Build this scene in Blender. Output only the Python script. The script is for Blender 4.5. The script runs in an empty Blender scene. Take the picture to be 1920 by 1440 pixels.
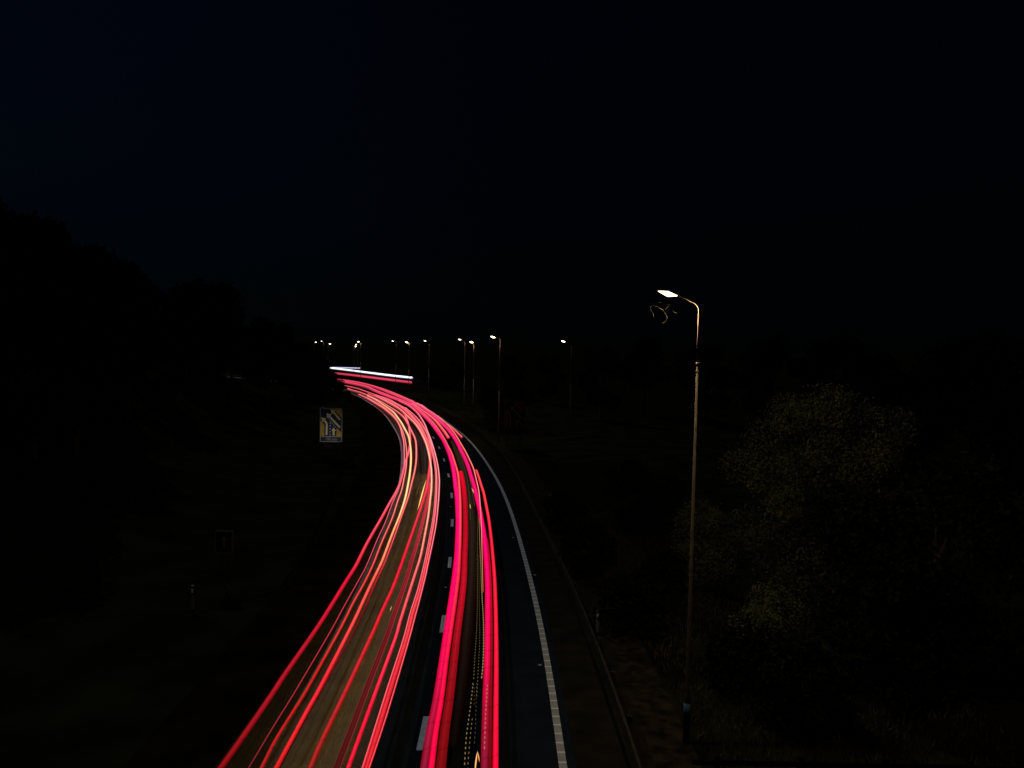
import bpy, bmesh, math, random
import numpy as np
from mathutils import Vector, Matrix
random.seed(7); rng = np.random.default_rng(11)
S = bpy.context.scene; COL = S.collection
# ---------------------------------------------------------------- camera
FPX, CH = 1550.0, 10.75
PITCH = math.atan(75/1550); ROLL = math.radians(1.12)
F = Vector((0, math.cos(PITCH), -math.sin(PITCH)))
R0 = Vector((1, 0, 0)); U0 = Vector((0, math.sin(PITCH), math.cos(PITCH)))
RV = R0*math.cos(ROLL) + U0*math.sin(ROLL); UV = U0*math.cos(ROLL) - R0*math.sin(ROLL)
cd = bpy.data.cameras.new('camera'); cam = bpy.data.objects.new('camera', cd); COL.objects.link(cam)
cd.sensor_width = 36; cd.lens = 36*FPX/1920; cd.clip_start = .1; cd.clip_end = 6000
M = Matrix((RV, UV, -F)).transposed().to_4x4(); M.translation = (0, 0, CH); cam.matrix_world = M
S.camera = cam
# ---------------------------------------------------------------- world, moonlight, exposure
MOON_EL, MOON_AZ = math.radians(34), math.radians(-25)      # azimuth measured from straight ahead, to the left
w = bpy.data.worlds.new('World'); S.world = w; w.use_nodes = True
nt = w.node_tree; bg = nt.nodes['Background']; sky = nt.nodes.new('ShaderNodeTexSky')
sky.sky_type = 'NISHITA'; sky.sun_disc = False; sky.sun_elevation = MOON_EL; sky.sun_rotation = MOON_AZ
sky.altitude = 60; sky.air_density = 1.2; sky.dust_density = 0; sky.ozone_density = 6
tint = nt.nodes.new('ShaderNodeMix'); tint.data_type = 'RGBA'; tint.blend_type = 'MULTIPLY'; tint.inputs['Factor'].default_value = 1
nt.links.new(sky.outputs[0], tint.inputs['A']); tint.inputs['B'].default_value = (.4, .95, 1.5, 1)
geo = nt.nodes.new('ShaderNodeTexCoord'); sxyz = nt.nodes.new('ShaderNodeSeparateXYZ'); nt.links.new(geo.outputs['Generated'], sxyz.inputs[0])
mr = nt.nodes.new('ShaderNodeMapRange'); mr.inputs['From Min'].default_value = 0; mr.inputs['From Max'].default_value = .35; mr.inputs['To Min'].default_value = .36; mr.inputs['To Max'].default_value = 1
mx_ = nt.nodes.new('ShaderNodeMapRange'); mx_.inputs['From Min'].default_value = -.6; mx_.inputs['From Max'].default_value = 0; mx_.inputs['To Min'].default_value = 1.6; mx_.inputs['To Max'].default_value = .72
nt.links.new(sxyz.outputs[2], mr.inputs['Value']); nt.links.new(sxyz.outputs[0], mx_.inputs['Value'])
t2 = nt.nodes.new('ShaderNodeVectorMath'); t2.operation = 'SCALE'; t3 = nt.nodes.new('ShaderNodeMath'); t3.operation = 'MULTIPLY'
nt.links.new(mr.outputs[0], t3.inputs[0]); nt.links.new(mx_.outputs[0], t3.inputs[1]); nt.links.new(t3.outputs[0], t2.inputs['Scale']); nt.links.new(tint.outputs['Result'], t2.inputs[0])
nt.links.new(t2.outputs[0], bg.inputs[0]); bg.inputs[1].default_value = .00026
ml = bpy.data.lights.new('moon', 'SUN'); ml.energy = .46; ml.angle = math.radians(.5); ml.color = (.68, .86, 1.0)
mo = bpy.data.objects.new('moon', ml); COL.objects.link(mo)
md = Vector((math.sin(MOON_AZ)*math.cos(MOON_EL), math.cos(MOON_AZ)*math.cos(MOON_EL), math.sin(MOON_EL)))
mo.rotation_euler = md.to_track_quat('Z', 'Y').to_euler(); mo.location = md*300
S.view_settings.view_transform = 'Standard'; S.view_settings.look = 'None'
S.view_settings.exposure = 0; S.view_settings.gamma = 1; S.view_settings.use_curve_mapping = False

# ---------------------------------------------------------------- helpers
def gp(u, v, z=0.0):                     # point of the place seen at (u,v) of the photo, on the level z
    d = F + RV*((u-960)/FPX) - UV*((v-720)/FPX)
    t = (z-CH)/d.z; return Vector((0, 0, CH)) + d*t
def dp(u, v, y):                         # the same at a chosen distance y
    d = F + RV*((u-960)/FPX) - UV*((v-720)/FPX)
    return Vector((0, 0, CH)) + d*(y/d.y)
def mesh_obj(name, verts, faces, mat=None, parent=None, smooth=False, uvs=None, cols=None):
    me = bpy.data.meshes.new(name); me.from_pydata([tuple(v) for v in verts], [], faces)
    if mat is not None:
        for m_ in (mat if isinstance(mat, (list, tuple)) else [mat]): me.materials.append(m_)
    if smooth: me.polygons.foreach_set('use_smooth', [True]*len(me.polygons))
    if uvs is not None:
        l = me.uv_layers.new(name='uv'); vi = np.empty(len(me.loops), int); me.loops.foreach_get('vertex_index', vi)
        l.data.foreach_set('uv', np.asarray(uvs, float)[vi].ravel())
    if cols is not None:
        a = me.color_attributes.new('glow', 'FLOAT_COLOR', 'POINT'); c = np.ones((len(verts), 4)); c[:, :3] = cols
        a.data.foreach_set('color', c.ravel())
    me.update(); o = bpy.data.objects.new(name, me); COL.objects.link(o)
    if parent: o.parent = parent
    return o
def tag(o, label, cat, group=None):
    o['label'] = label; o['category'] = cat
    if group: o['group'] = group
    return o
def empty(name, loc, rz=0):
    o = bpy.data.objects.new(name, None); COL.objects.link(o); o.location = loc; o.rotation_euler = (0, 0, rz)
    o.empty_display_size = .2; return o
def struct(o): o['kind'] = 'structure'; return o
class MB:                                # gathers simple shapes into one mesh
    def __init__(s): s.v = []; s.f = []
    def box(s, x0, x1, y0, y1, z0, z1):
        b = len(s.v); s.v += [(x, y, z) for z in (z0, z1) for x, y in ((x0, y0), (x1, y0), (x1, y1), (x0, y1))]
        s.f += [(b, b+3, b+2, b+1), (b+4, b+5, b+6, b+7)] + [(b+i, b+(i+1) % 4, b+4+(i+1) % 4, b+4+i) for i in range(4)]
    def tube(s, pts, rad, n=8, cap=True):
        pts = [Vector(p) for p in pts]; rad = rad if isinstance(rad, (list, tuple)) else [rad]*len(pts)
        b = len(s.v); ref = None
        for i, p in enumerate(pts):
            t = (pts[min(i+1, len(pts)-1)] - pts[max(i-1, 0)]).normalized()
            if ref is None: ref = t.orthogonal().normalized()
            a = (ref - t*ref.dot(t)).normalized(); c = t.cross(a); ref = a
            for k in range(n):
                q = 2*math.pi*k/n; s.v.append(tuple(p + (a*math.cos(q) + c*math.sin(q))*rad[i]))
        for i in range(len(pts)-1):
            for k in range(n):
                k2 = (k+1) % n; s.f.append((b+i*n+k, b+i*n+k2, b+(i+1)*n+k2, b+(i+1)*n+k))
        if cap:
            s.f.append(tuple(b+k for k in reversed(range(n)))); e = b+(len(pts)-1)*n; s.f.append(tuple(e+k for k in range(n)))
    def poly(s, pts): b = len(s.v); s.v += [tuple(p) for p in pts]; s.f.append(tuple(range(b, b+len(pts))))
    def build(s, name, mat, parent=None, smooth=False): return mesh_obj(name, s.v, s.f, mat, parent, smooth)

# ---------------------------------------------------------------- materials
def mat(name, col=(.5, .5, .5), rough=.8, metal=0.0, noise=None, col2=None, bump=0.0, spec=.3, detail=6):
    m = bpy.data.materials.new(name); m.use_nodes = True; t = m.node_tree; b = t.nodes['Principled BSDF']
    b.inputs['Base Color'].default_value = (*col, 1); b.inputs['Roughness'].default_value = rough
    b.inputs['Metallic'].default_value = metal; b.inputs['Specular IOR Level'].default_value = spec
    if noise:
        tc = t.nodes.new('ShaderNodeTexCoord'); n = t.nodes.new('ShaderNodeTexNoise'); n.inputs['Scale'].default_value = noise
        n.inputs['Detail'].default_value = detail; t.links.new(tc.outputs['Object'], n.inputs['Vector'])
        r = t.nodes.new('ShaderNodeValToRGB'); r.color_ramp.elements[0].position = .35; r.color_ramp.elements[1].position = .68
        r.color_ramp.elements[0].color = (*(col2 or col), 1); r.color_ramp.elements[1].color = (*col, 1)
        t.links.new(n.outputs['Fac'], r.inputs[0]); t.links.new(r.outputs[0], b.inputs['Base Color'])
        if bump:
            n2 = t.nodes.new('ShaderNodeTexNoise'); n2.inputs['Scale'].default_value = noise*9; n2.inputs['Detail'].default_value = 4
            t.links.new(tc.outputs['Object'], n2.inputs['Vector'])
            bp = t.nodes.new('ShaderNodeBump'); bp.inputs['Strength'].default_value = bump; bp.inputs['Distance'].default_value = .02
            t.links.new(n2.outputs['Fac'], bp.inputs['Height']); t.links.new(bp.outputs[0], b.inputs['Normal'])
    return m
def emat(name, col, strength):
    m = bpy.data.materials.new(name); m.use_nodes = True; t = m.node_tree; t.nodes.clear()
    e = t.nodes.new('ShaderNodeEmission'); o = t.nodes.new('ShaderNodeOutputMaterial')
    e.inputs[0].default_value = (*col, 1); e.inputs[1].default_value = strength; t.links.new(e.outputs[0], o.inputs[0]); return m
ASPH = mat('asphalt', (.013, .018, .026), .95, noise=1.3, col2=(.008, .012, .018), bump=.5, spec=0)
ASPH2 = mat('asphalt_lit_brown', (.085, .070, .046), .95, noise=.9, col2=(.062, .052, .036), bump=.5, spec=.1)  # warm vehicle light on the left lane, put into a paler brown asphalt
ASPH3 = mat('asphalt_lit_faint', (.036, .027, .013), .95, noise=.9, col2=(.022, .017, .009), bump=.5, spec=0)  # fainter fringe of the lit lane, put into the asphalt colour
OFFS = mat('asphalt_offside', (.022, .017, .010), .95, noise=1.1, col2=(.010, .009, .006), bump=.6, spec=0)
SHOULD = mat('shoulder', (.011, .0085, .0045), .95, noise=.6, col2=(.0025, .0024, .0018), bump=.5, spec=0)
GRASS = mat('grass', (.017, .016, .006), 1, noise=.35, col2=(.005, .006, .002), bump=.8, spec=0)
LITTER = mat('verge_litter', (.032, .023, .012), 1, noise=2.2, col2=(.008, .007, .004), bump=.8, spec=0)
PAINT = mat('road_paint', (.66, .76, .82), .85, noise=5, col2=(.50, .60, .66), spec=.1)
CONC = mat('mossy_concrete', (.010, .011, .009), .9, noise=3, col2=(.004, .0045, .004), bump=.3, spec=0)
GALV = mat('dull_steel', (.045, .038, .026), .9, 0, noise=4, col2=(.026, .022, .015), spec=0)
POLE = mat('pole_steel', (.10, .092, .075), .7, 0, noise=6, col2=(.06, .055, .045), spec=.05)
DARKM = mat('dark_metal', (.05, .05, .05), .6, .3)
WOOD = mat('weathered_wood', (.008, .007, .005), .9, noise=6, col2=(.004, .004, .003), spec=0)
BLUE = mat('sign_blue', (.003, .006, .032), .7, noise=2, col2=(.002, .005, .024), spec=.1); AMBER = mat('sign_amber', (.15, .115, .025), .7, noise=3, col2=(.11, .085, .02), spec=.1)
WHITE = mat('sign_white', (.085, .09, .08), .7, spec=.1); CREAM = mat('sign_cream', (.19, .175, .10), .7, spec=.1)
PLAS = mat('post_plastic', (.12, .12, .115), .8, noise=9, col2=(.07, .07, .065), spec=.1); REFL = mat('reflector', (.85, .85, .85), .4, spec=.5)
COLM = mat('column_shaded', (.058, .052, .042), .8, 0, noise=3, col2=(.032, .029, .024), spec=0)  # darker copy of the pole steel, stands for lamplight fading down the column
BARK = mat('bark', (.05, .042, .032), .95, noise=5, col2=(.025, .02, .016), bump=.6)
def leafmat(name, a, b):
    m = mat(name, a, .75, noise=.9, col2=b, spec=.15, detail=2); return m
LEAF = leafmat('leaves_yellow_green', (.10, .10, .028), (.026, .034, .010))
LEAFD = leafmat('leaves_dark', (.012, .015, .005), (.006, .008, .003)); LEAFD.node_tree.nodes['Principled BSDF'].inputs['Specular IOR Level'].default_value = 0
BAND = mat('blue_band', (.05, .14, .24), .5)
LENS = emat('lamp_lens', (1, .76, .44), 5)
LENSD = emat('lamp_lens_bright', (1, .72, .42), 22)
LENSF = emat('lamp_lens_distant', (1, .76, .52), 8)

# trail material: the colour comes from each streak's own "glow" data, uv = (metres along, 0..1 across)
def trailmat(name, ticks=0.0, stripes=0.0, strength=1.0):
    m = bpy.data.materials.new(name); m.use_nodes = True; t = m.node_tree; t.nodes.clear()
    out = t.nodes.new('ShaderNodeOutputMaterial'); e = t.nodes.new('ShaderNodeEmission'); t.links.new(e.outputs[0], out.inputs[0])
    a = t.nodes.new('ShaderNodeAttribute'); a.attribute_name = 'glow'; t.links.new(a.outputs['Color'], e.inputs[0])
    uv = t.nodes.new('ShaderNodeUVMap'); uv.uv_map = 'uv'; sp = t.nodes.new('ShaderNodeSeparateXYZ'); t.links.new(uv.outputs[0], sp.inputs[0])
    def math_(op, x, y=None, z=None):
        n = t.nodes.new('ShaderNodeMath'); n.operation = op
        for i, q in enumerate((x, y, z)):
            if q is None: continue
            if isinstance(q, (int, float)): n.inputs[i].default_value = q
            else: t.links.new(q, n.inputs[i])
        return n.outputs[0]
    val = None
    if ticks:
        per = 1.38
        fr = math_('FRACT', math_('MULTIPLY_ADD', sp.outputs[0], 1/per, math_('MULTIPLY', sp.outputs[1], .12)))
        d = math_('ABSOLUTE', math_('SUBTRACT', fr, .5))                       # 0 in the middle of the tick
        q = math_('SMOOTH_MIN', math_('MULTIPLY', d, 18), 1.0, .3)
        val = math_('MULTIPLY_ADD', q, ticks, 1-ticks)
    if stripes:
        nz = t.nodes.new('ShaderNodeTexNoise'); cm = t.nodes.new('ShaderNodeCombineXYZ')
        t.links.new(math_('MULTIPLY', sp.outputs[0], .01), cm.inputs[0]); t.links.new(math_('MULTIPLY', sp.outputs[1], 6.0), cm.inputs[1])
        t.links.new(cm.outputs[0], nz.inputs['Vector']); nz.inputs['Scale'].default_value = 2.4; nz.inputs['Detail'].default_value = 3
        s = math_('MULTIPLY_ADD', math_('SUBTRACT', nz.outputs['Fac'], .5), stripes*5, 1.0)
        s = math_('MAXIMUM', s, .15)
        val = math_('MULTIPLY', val, s) if val is not None else s
    v = math_('MULTIPLY', val, strength) if val is not None else None
    if v is not None: t.links.new(v, e.inputs[1])
    else: e.inputs[1].default_value = strength
    return m
T_PLAIN = trailmat('tail_light_glow', .22, .18); T_WIDE = trailmat('tail_light_glow_wide', .30, .25); T_SOFT = trailmat('soft_glow', 0, .5)
T_FLAT = trailmat('flat_glow', 0, .12); T_GRAIN = trailmat('grain_glow', .3, .6)

def catmull(P, n=10):
    P = np.asarray(P, float); Q = np.vstack([2*P[0]-P[1], P, 2*P[-1]-P[-2]]); out = []
    for i in range(1, len(Q)-2):
        p0, p1, p2, p3 = Q[i-1:i+3]
        for k in range(n):
            t = k/n; out.append(.5*((2*p1)+(-p0+p2)*t+(2*p0-5*p1+4*p2-p3)*t*t+(-p0+3*p1-3*p2+p3)*t**3))
    out.append(Q[-2]); return np.array(out)
def resample(P, step):
    d = np.r_[0, np.cumsum(np.linalg.norm(np.diff(P, axis=0), axis=1))]; n = max(2, int(d[-1]/step)+1)
    s = np.linspace(0, d[-1], n); return np.stack([np.interp(s, d, P[:, k]) for k in range(P.shape[1])], 1)
def smooth(P, k):
    for _ in range(k):
        Q = P.copy(); Q[1:-1] = (P[:-2]+2*P[1:-1]+P[2:])/4; P = Q
    return P

# ---------------------------------------------------------------- road alignment (right-hand edge line, near to far)
EDGE = [(1063, 1520), (1058, 1440), (1050, 1375), (1037, 1305), (1025, 1230), (1010, 1147), (992, 1078), (978, 1027), (967, 987), (953, 945), (937, 908), (920, 880), (907, 860),
        (897, 846), (877, 823), (860, 808), (845, 798), (829, 785), (800, 768), (770, 754), (740, 742), (700, 732), (640, 722)]
E = np.array([[*gp(u, v)[:2]] for u, v in EDGE])
E = np.vstack([[1.2, -14], [1.5, 4], [1.55, 12], E, [-58, 219], [-82, 241], [-112, 262]])
E = smooth(resample(catmull(E), 1.0), 60)
T_ = np.gradient(E, axis=0); T_ /= np.linalg.norm(T_, axis=1)[:, None]; NL = np.stack([-T_[:, 1], T_[:, 0]], 1)  # left normal
ARC = np.r_[0, np.cumsum(np.linalg.norm(np.diff(E, axis=0), axis=1))]
def off(o): return E + NL*o
def lateral(X, Y):                        # signed distance to the edge line, positive on the carriageway side
    P = np.stack([X.ravel(), Y.ravel()], 1); out = np.empty(len(P)); Es = E[::2]; Ns = NL[::2]
    for a in range(0, len(P), 4000):
        q = P[a:a+4000]; d = ((q[:, None, :]-Es[None])**2).sum(2); i = d.argmin(1)
        out[a:a+4000] = np.sqrt(d[np.arange(len(q)), i])*np.sign(((q-Es[i])*Ns[i]).sum(1))
    return out.reshape(X.shape)
def terrain(X, Y):
    L = lateral(X, Y); sm = lambda x, a, b: (lambda t: t*t*(3-2*t))(np.clip((x-a)/(b-a), 0, 1))
    z = 8.5*sm(L, 17, 42)*sm(-Y, -185, -120)*sm(-X, 2, 20) + .6*sm(-L, 6, 30)*np.sin(X*.21+Y*.05)*sm(Y, 5, 40)*.5
    return z
def tz(x, y): return float(terrain(np.array([[x]], float), np.array([[y]], float))[0, 0])
# ---------------------------------------------------------------- setting: ground, road, markings
xs = np.unique(np.r_[-3000, -1500, -700, np.arange(-400, -100, 20), np.arange(-100, 100, 2.5), np.arange(100, 401, 20), 700, 1500, 3000])
ys = np.unique(np.r_[-300, -100, -40, np.arange(-20, 260, 2.5), np.arange(260, 500, 20), 700, 1200, 2500, 4000])
X, Y = np.meshgrid(xs, ys); Z = terrain(X, Y); Z[(Y > 400) | (abs(X) > 300)] = 0
n = len(xs); vs = np.stack([X, Y, Z], 2).reshape(-1, 3)
fs = [(j*n+i, j*n+i+1, (j+1)*n+i+1, (j+1)*n+i) for j in range(len(ys)-1) for i in range(n-1)]
struct(mesh_obj('ground', vs, fs, GRASS, smooth=True))
def strip(name, o0, o1, z, m, i0=0, i1=None, uv=False):
    A, B = off(o0)[i0:i1], off(o1)[i0:i1]; k = len(A)
    v = [(*p, z) for p in A] + [(*p, z) for p in B]; f = [(i, i+1, k+i+1, k+i) for i in range(k-1)]
    uvs = [(ARC[i0+i], 0) for i in range(k)] + [(ARC[i0+i], 1) for i in range(k)] if uv else None
    return struct(mesh_obj(name, v, f, m, uvs=uvs))
strip('carriageway', 4.95, -.35, .022, ASPH)
strip('nearside_lane_lit', 7.6, 4.95, .022, ASPH2)  # spans the area that looks lit, its brown light held in the colour
strip('lit_margin', np.interp(E[:, 1], [10, 20, 40, 66], [9.1, 8.75, 8.2, 7.65])[:, None], 7.6, .022, ASPH3, 0, int(np.argmax(E[:, 1] > 66)))  # painted fringe of that lit area, tapering along the leftmost trail
strip('hard_shoulder', 11.0, 7.5, .016, SHOULD)
strip('offside_strip', -.35, -2.4, .018, OFFS)
strip('verge_litter', -2.4, -3.6, .012, LITTER)
# edge line; light caught by the ribs painted as paler bars every half metre
m = mat('lit_rib_line_paint', (.52, .51, .48), .85, spec=.1); t = m.node_tree; b = t.nodes['Principled BSDF']
uvn = t.nodes.new('ShaderNodeUVMap'); uvn.uv_map = 'uv'; sp = t.nodes.new('ShaderNodeSeparateXYZ'); t.links.new(uvn.outputs[0], sp.inputs[0])
def mm(op, a, c):
    nn = t.nodes.new('ShaderNodeMath'); nn.operation = op
    for i, q in enumerate((a, c)):
        if isinstance(q, (int, float)): nn.inputs[i].default_value = q
        else: t.links.new(q, nn.inputs[i])
    return nn.outputs[0]
rb = mm('LESS_THAN', mm('FRACT', mm('MULTIPLY', sp.outputs[0], 1.9), 0), .16)
mx = t.nodes.new('ShaderNodeMix'); mx.data_type = 'RGBA'; t.links.new(rb, mx.inputs['Factor'])
tcn = t.nodes.new('ShaderNodeTexCoord'); nz = t.nodes.new('ShaderNodeTexNoise'); nz.inputs['Scale'].default_value = 3; t.links.new(tcn.outputs['Object'], nz.inputs['Vector'])
rr = t.nodes.new('ShaderNodeValToRGB'); rr.color_ramp.elements[0].color = (.24, .235, .22, 1); rr.color_ramp.elements[1].color = (.46, .45, .42, 1); t.links.new(nz.outputs['Fac'], rr.inputs[0])
t.links.new(rr.outputs[0], mx.inputs['A']); mx.inputs['B'].default_value = (.70, .69, .66, 1); t.links.new(mx.outputs['Result'], b.inputs['Base Color'])
strip('edge_line', .09, -.12, .027, m, uv=True)
iw = int(np.argmax(E[:, 1] > 62)); strip('edge_line', 7.63, 7.47, .027, PAINT, iw); strip('dimmed_edge_line', 7.63, 7.47, .027, mat('dimmed_paint', (.13, .14, .14), .9, noise=4, col2=(.07, .075, .07), spec=.05), 0, iw+1)  # near stretch painted darker to offset the warm light from the trails
# dashed lane line, 2 m marks every 8.9 m
lane = MB(); s0 = float(np.interp(22.3, E[:, 1], ARC)); Lc = off(3.72)
for k in range(-3, 16):
    c = s0 + k*8.95; ss = np.linspace(c-1.0, c+1.0, 5); ok = ss[0] > 0 and ss[-1] < ARC[-1]
    if not ok: continue
    px = [np.interp(ss, ARC, Lc[:, i]) for i in (0, 1)]; nx = [np.interp(ss, ARC, NL[:, i]) for i in (0, 1)]
    for i in range(4):
        q = [(px[0][j]+nx[0][j]*sg, px[1][j]+nx[1][j]*sg, .027) for j, sg in ((i, .08), (i, -.08), (i+1, -.08), (i+1, .08))]
        lane.poly(q[::-1] if False else q)
struct(lane.build('lane_line', PAINT))
# kerb along the back of the hard shoulder and a concrete path running off it
K = [gp(*q) for q in [(540, 1105), (600, 975), (650, 867), (677, 848), (685, 829), (685, 808), (677, 783), (664, 768)]]
K = smooth(resample(catmull([(p.x, p.y) for p in K]), 1.0), 8); kt = np.gradient(K, axis=0); kt /= np.linalg.norm(kt, axis=1)[:, None]
kb = MB()
for i in range(len(K)-1):
    a, b2 = K[i], K[i+1]; na = np.array([-kt[i][1], kt[i][0]])*.09; nb = np.array([-kt[i+1][1], kt[i+1][0]])*.09
    p = [(*(a-na), .11), (*(a+na), .11), (*(b2+nb), .11), (*(b2-nb), .11)]; kb.poly(p)
    kb.poly([(*(a-na), 0), (*(a-na), .11), (*(b2-nb), .11), (*(b2-nb), 0)]); kb.poly([(*(a+na), .11), (*(a+na), 0), (*(b2+nb), 0), (*(b2+nb), .11)])
struct(kb.build('kerb', CONC))
pth = MB(); PP = [gp(*q) for q in [(548, 1101), (500, 1113), (440, 1128), (380, 1146)]]
for a, c in zip(PP[:-1], PP[1:]): pth.poly([(a.x, a.y-.25, .03), (c.x, c.y-.25, .03), (c.x, c.y+.25, .03), (a.x, a.y+.25, .03)])
struct(pth.build('path', CONC))
# the further carriageway behind the bend
W0 = [gp(*q, .65) for q in [(612, 689.5), (640, 692.5), (676, 697.5), (735, 705), (772, 709), (800, 712)]]
v = []; f = []
for i, p in enumerate(W0): v += [(p.x, p.y-7, .02), (p.x, p.y+6, .02)]
for i in range(len(W0)-1): f.append((2*i, 2*i+2, 2*i+3, 2*i+1))
struct(mesh_obj('far_road', v, f, ASPH))

# ---------------------------------------------------------------- road studs
def stud(p, label):
    r = empty('road_stud', (p.x, p.y, .022)); tag(r, label, 'road stud', 'reflective road studs')
    b = MB(); b.v += [(-.075, -.06, .004), (.075, -.06, .004), (.075, .06, .004), (-.075, .06, .004), (-.05, -.03, .028), (.05, -.03, .028), (.05, .03, .028), (-.05, .03, .028)]
    b.f += [(4, 5, 6, 7), (0, 1, 5, 4), (1, 2, 6, 5), (2, 3, 7, 6), (3, 0, 4, 7)]; b.build('housing', PLAS, r)
    g = MB(); g.box(-.045, .045, -.062, -.040, .008, .022); g.build('reflector', REFL, r)
for (u, v_), lb in [((836, 1102), 'white stud between the two nearest middle lane dashes left of pink ribbon'), ((845, 951), 'pale stud beside the third gap of the dashed lane line'),
                    ((835, 875), 'small stud in the dashed line where the bend starts'), ((819, 832), 'faintest farthest stud in the dashed lane line on the bend'),
                    ((1012, 1248), 'stud just inside the ribbed right edge line, nearest to the bridge'), ((1003, 1079), 'small stud outside the right edge line on dark shoulder'),
                    ((962, 1009), 'stud left of the edge line where the pink trails straighten'), ((926, 905), 'farthest stud hugging the right edge line on the bend')]:
    stud(gp(u, v_), lb)

# ---------------------------------------------------------------- steel crash barrier
BR = [(1230, 1520), (1207, 1440), (1185, 1367), (1160, 1300), (1130, 1230), (1100, 1150), (1070, 1080), (1042, 1027), (1020, 984), (990, 925), (965, 880), (942, 845), (924, 830), (902, 809), (880, 794), (852, 781), (810, 758), (768, 741)]
B = np.array([[*gp(u, v_, .75)[:2]] for u, v_ in BR]); B = np.vstack([[3.3, 2], [3.3, 10], B]); B = smooth(resample(catmull(B), 1.0), 40)
bt = np.gradient(B, axis=0); bt /= np.linalg.norm(bt, axis=1)[:, None]; bn = np.stack([-bt[:, 1], bt[:, 0]], 1)
br = empty('crash_barrier', (B[0][0], B[0][1], 0)); tag(br, 'long steel guard rail with corrugated beam along the right verge of the bend', 'crash barrier')
prof = [(.0, .76), (.07, .74), (.075, .66), (.01, .62), (.01, .58), (.075, .54), (.07, .46), (.0, .44), (-.012, .46), (-.012, .74)]
v = []; f = []; o0 = np.array(br.location)
for i in range(len(B)):
    for d, z in prof: v.append((B[i][0]+bn[i][0]*d-o0[0], B[i][1]+bn[i][1]*d-o0[1], z))
k = len(prof)
for i in range(len(B)-1):
    for j in range(k): f.append((i*k+j, (i+1)*k+j, (i+1)*k+(j+1) % k, i*k+(j+1) % k))
mesh_obj('rail', v, f, GALV, br)
pm = MB(); pm.box(-.03, .03, -.055, .055, 0, .70); pm.box(-.012, .1, -.05, .05, .52, .68)
p0 = None
for i in range(2, len(B)-2, 4)[:58] if False else range(2, min(len(B)-2, 190), 3):
    if p0 is None: o = p0 = pm.build('post', GALV, br)
    else: o = p0.copy(); COL.objects.link(o); o.parent = br
    o.location = (B[i][0]-bn[i][0]*.13-o0[0], B[i][1]-bn[i][1]*.13-o0[1], 0); o.rotation_euler = (0, 0, math.atan2(bt[i][1], bt[i][0])-math.pi/2)

# ---------------------------------------------------------------- marker posts
def marker(p, label, h=.95):
    r = empty('marker_post', p); tag(r, label, 'marker post', 'white marker posts')
    b = MB(); b.box(-.055, .055, -.03, .03, 0, h*.62); b.build('post', PLAS, r)
    b = MB(); b.box(-.057, .057, -.032, .032, h*.62+.003, h); b.build('cap', DARKM, r)
    b = MB(); b.box(-.035, .035, -.038, -.033, h*.70, h*.86); b.build('reflector', REFL, r)
marker(gp(361, 1142), 'slim white marker post with dark top on the left verge')
marker(gp(1120, 1186), 'grey marker post behind the crash barrier on right verge', .85)
marker(gp(1032, 945), 'tiny distant marker post beyond the barrier on the bend', .8)

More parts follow.
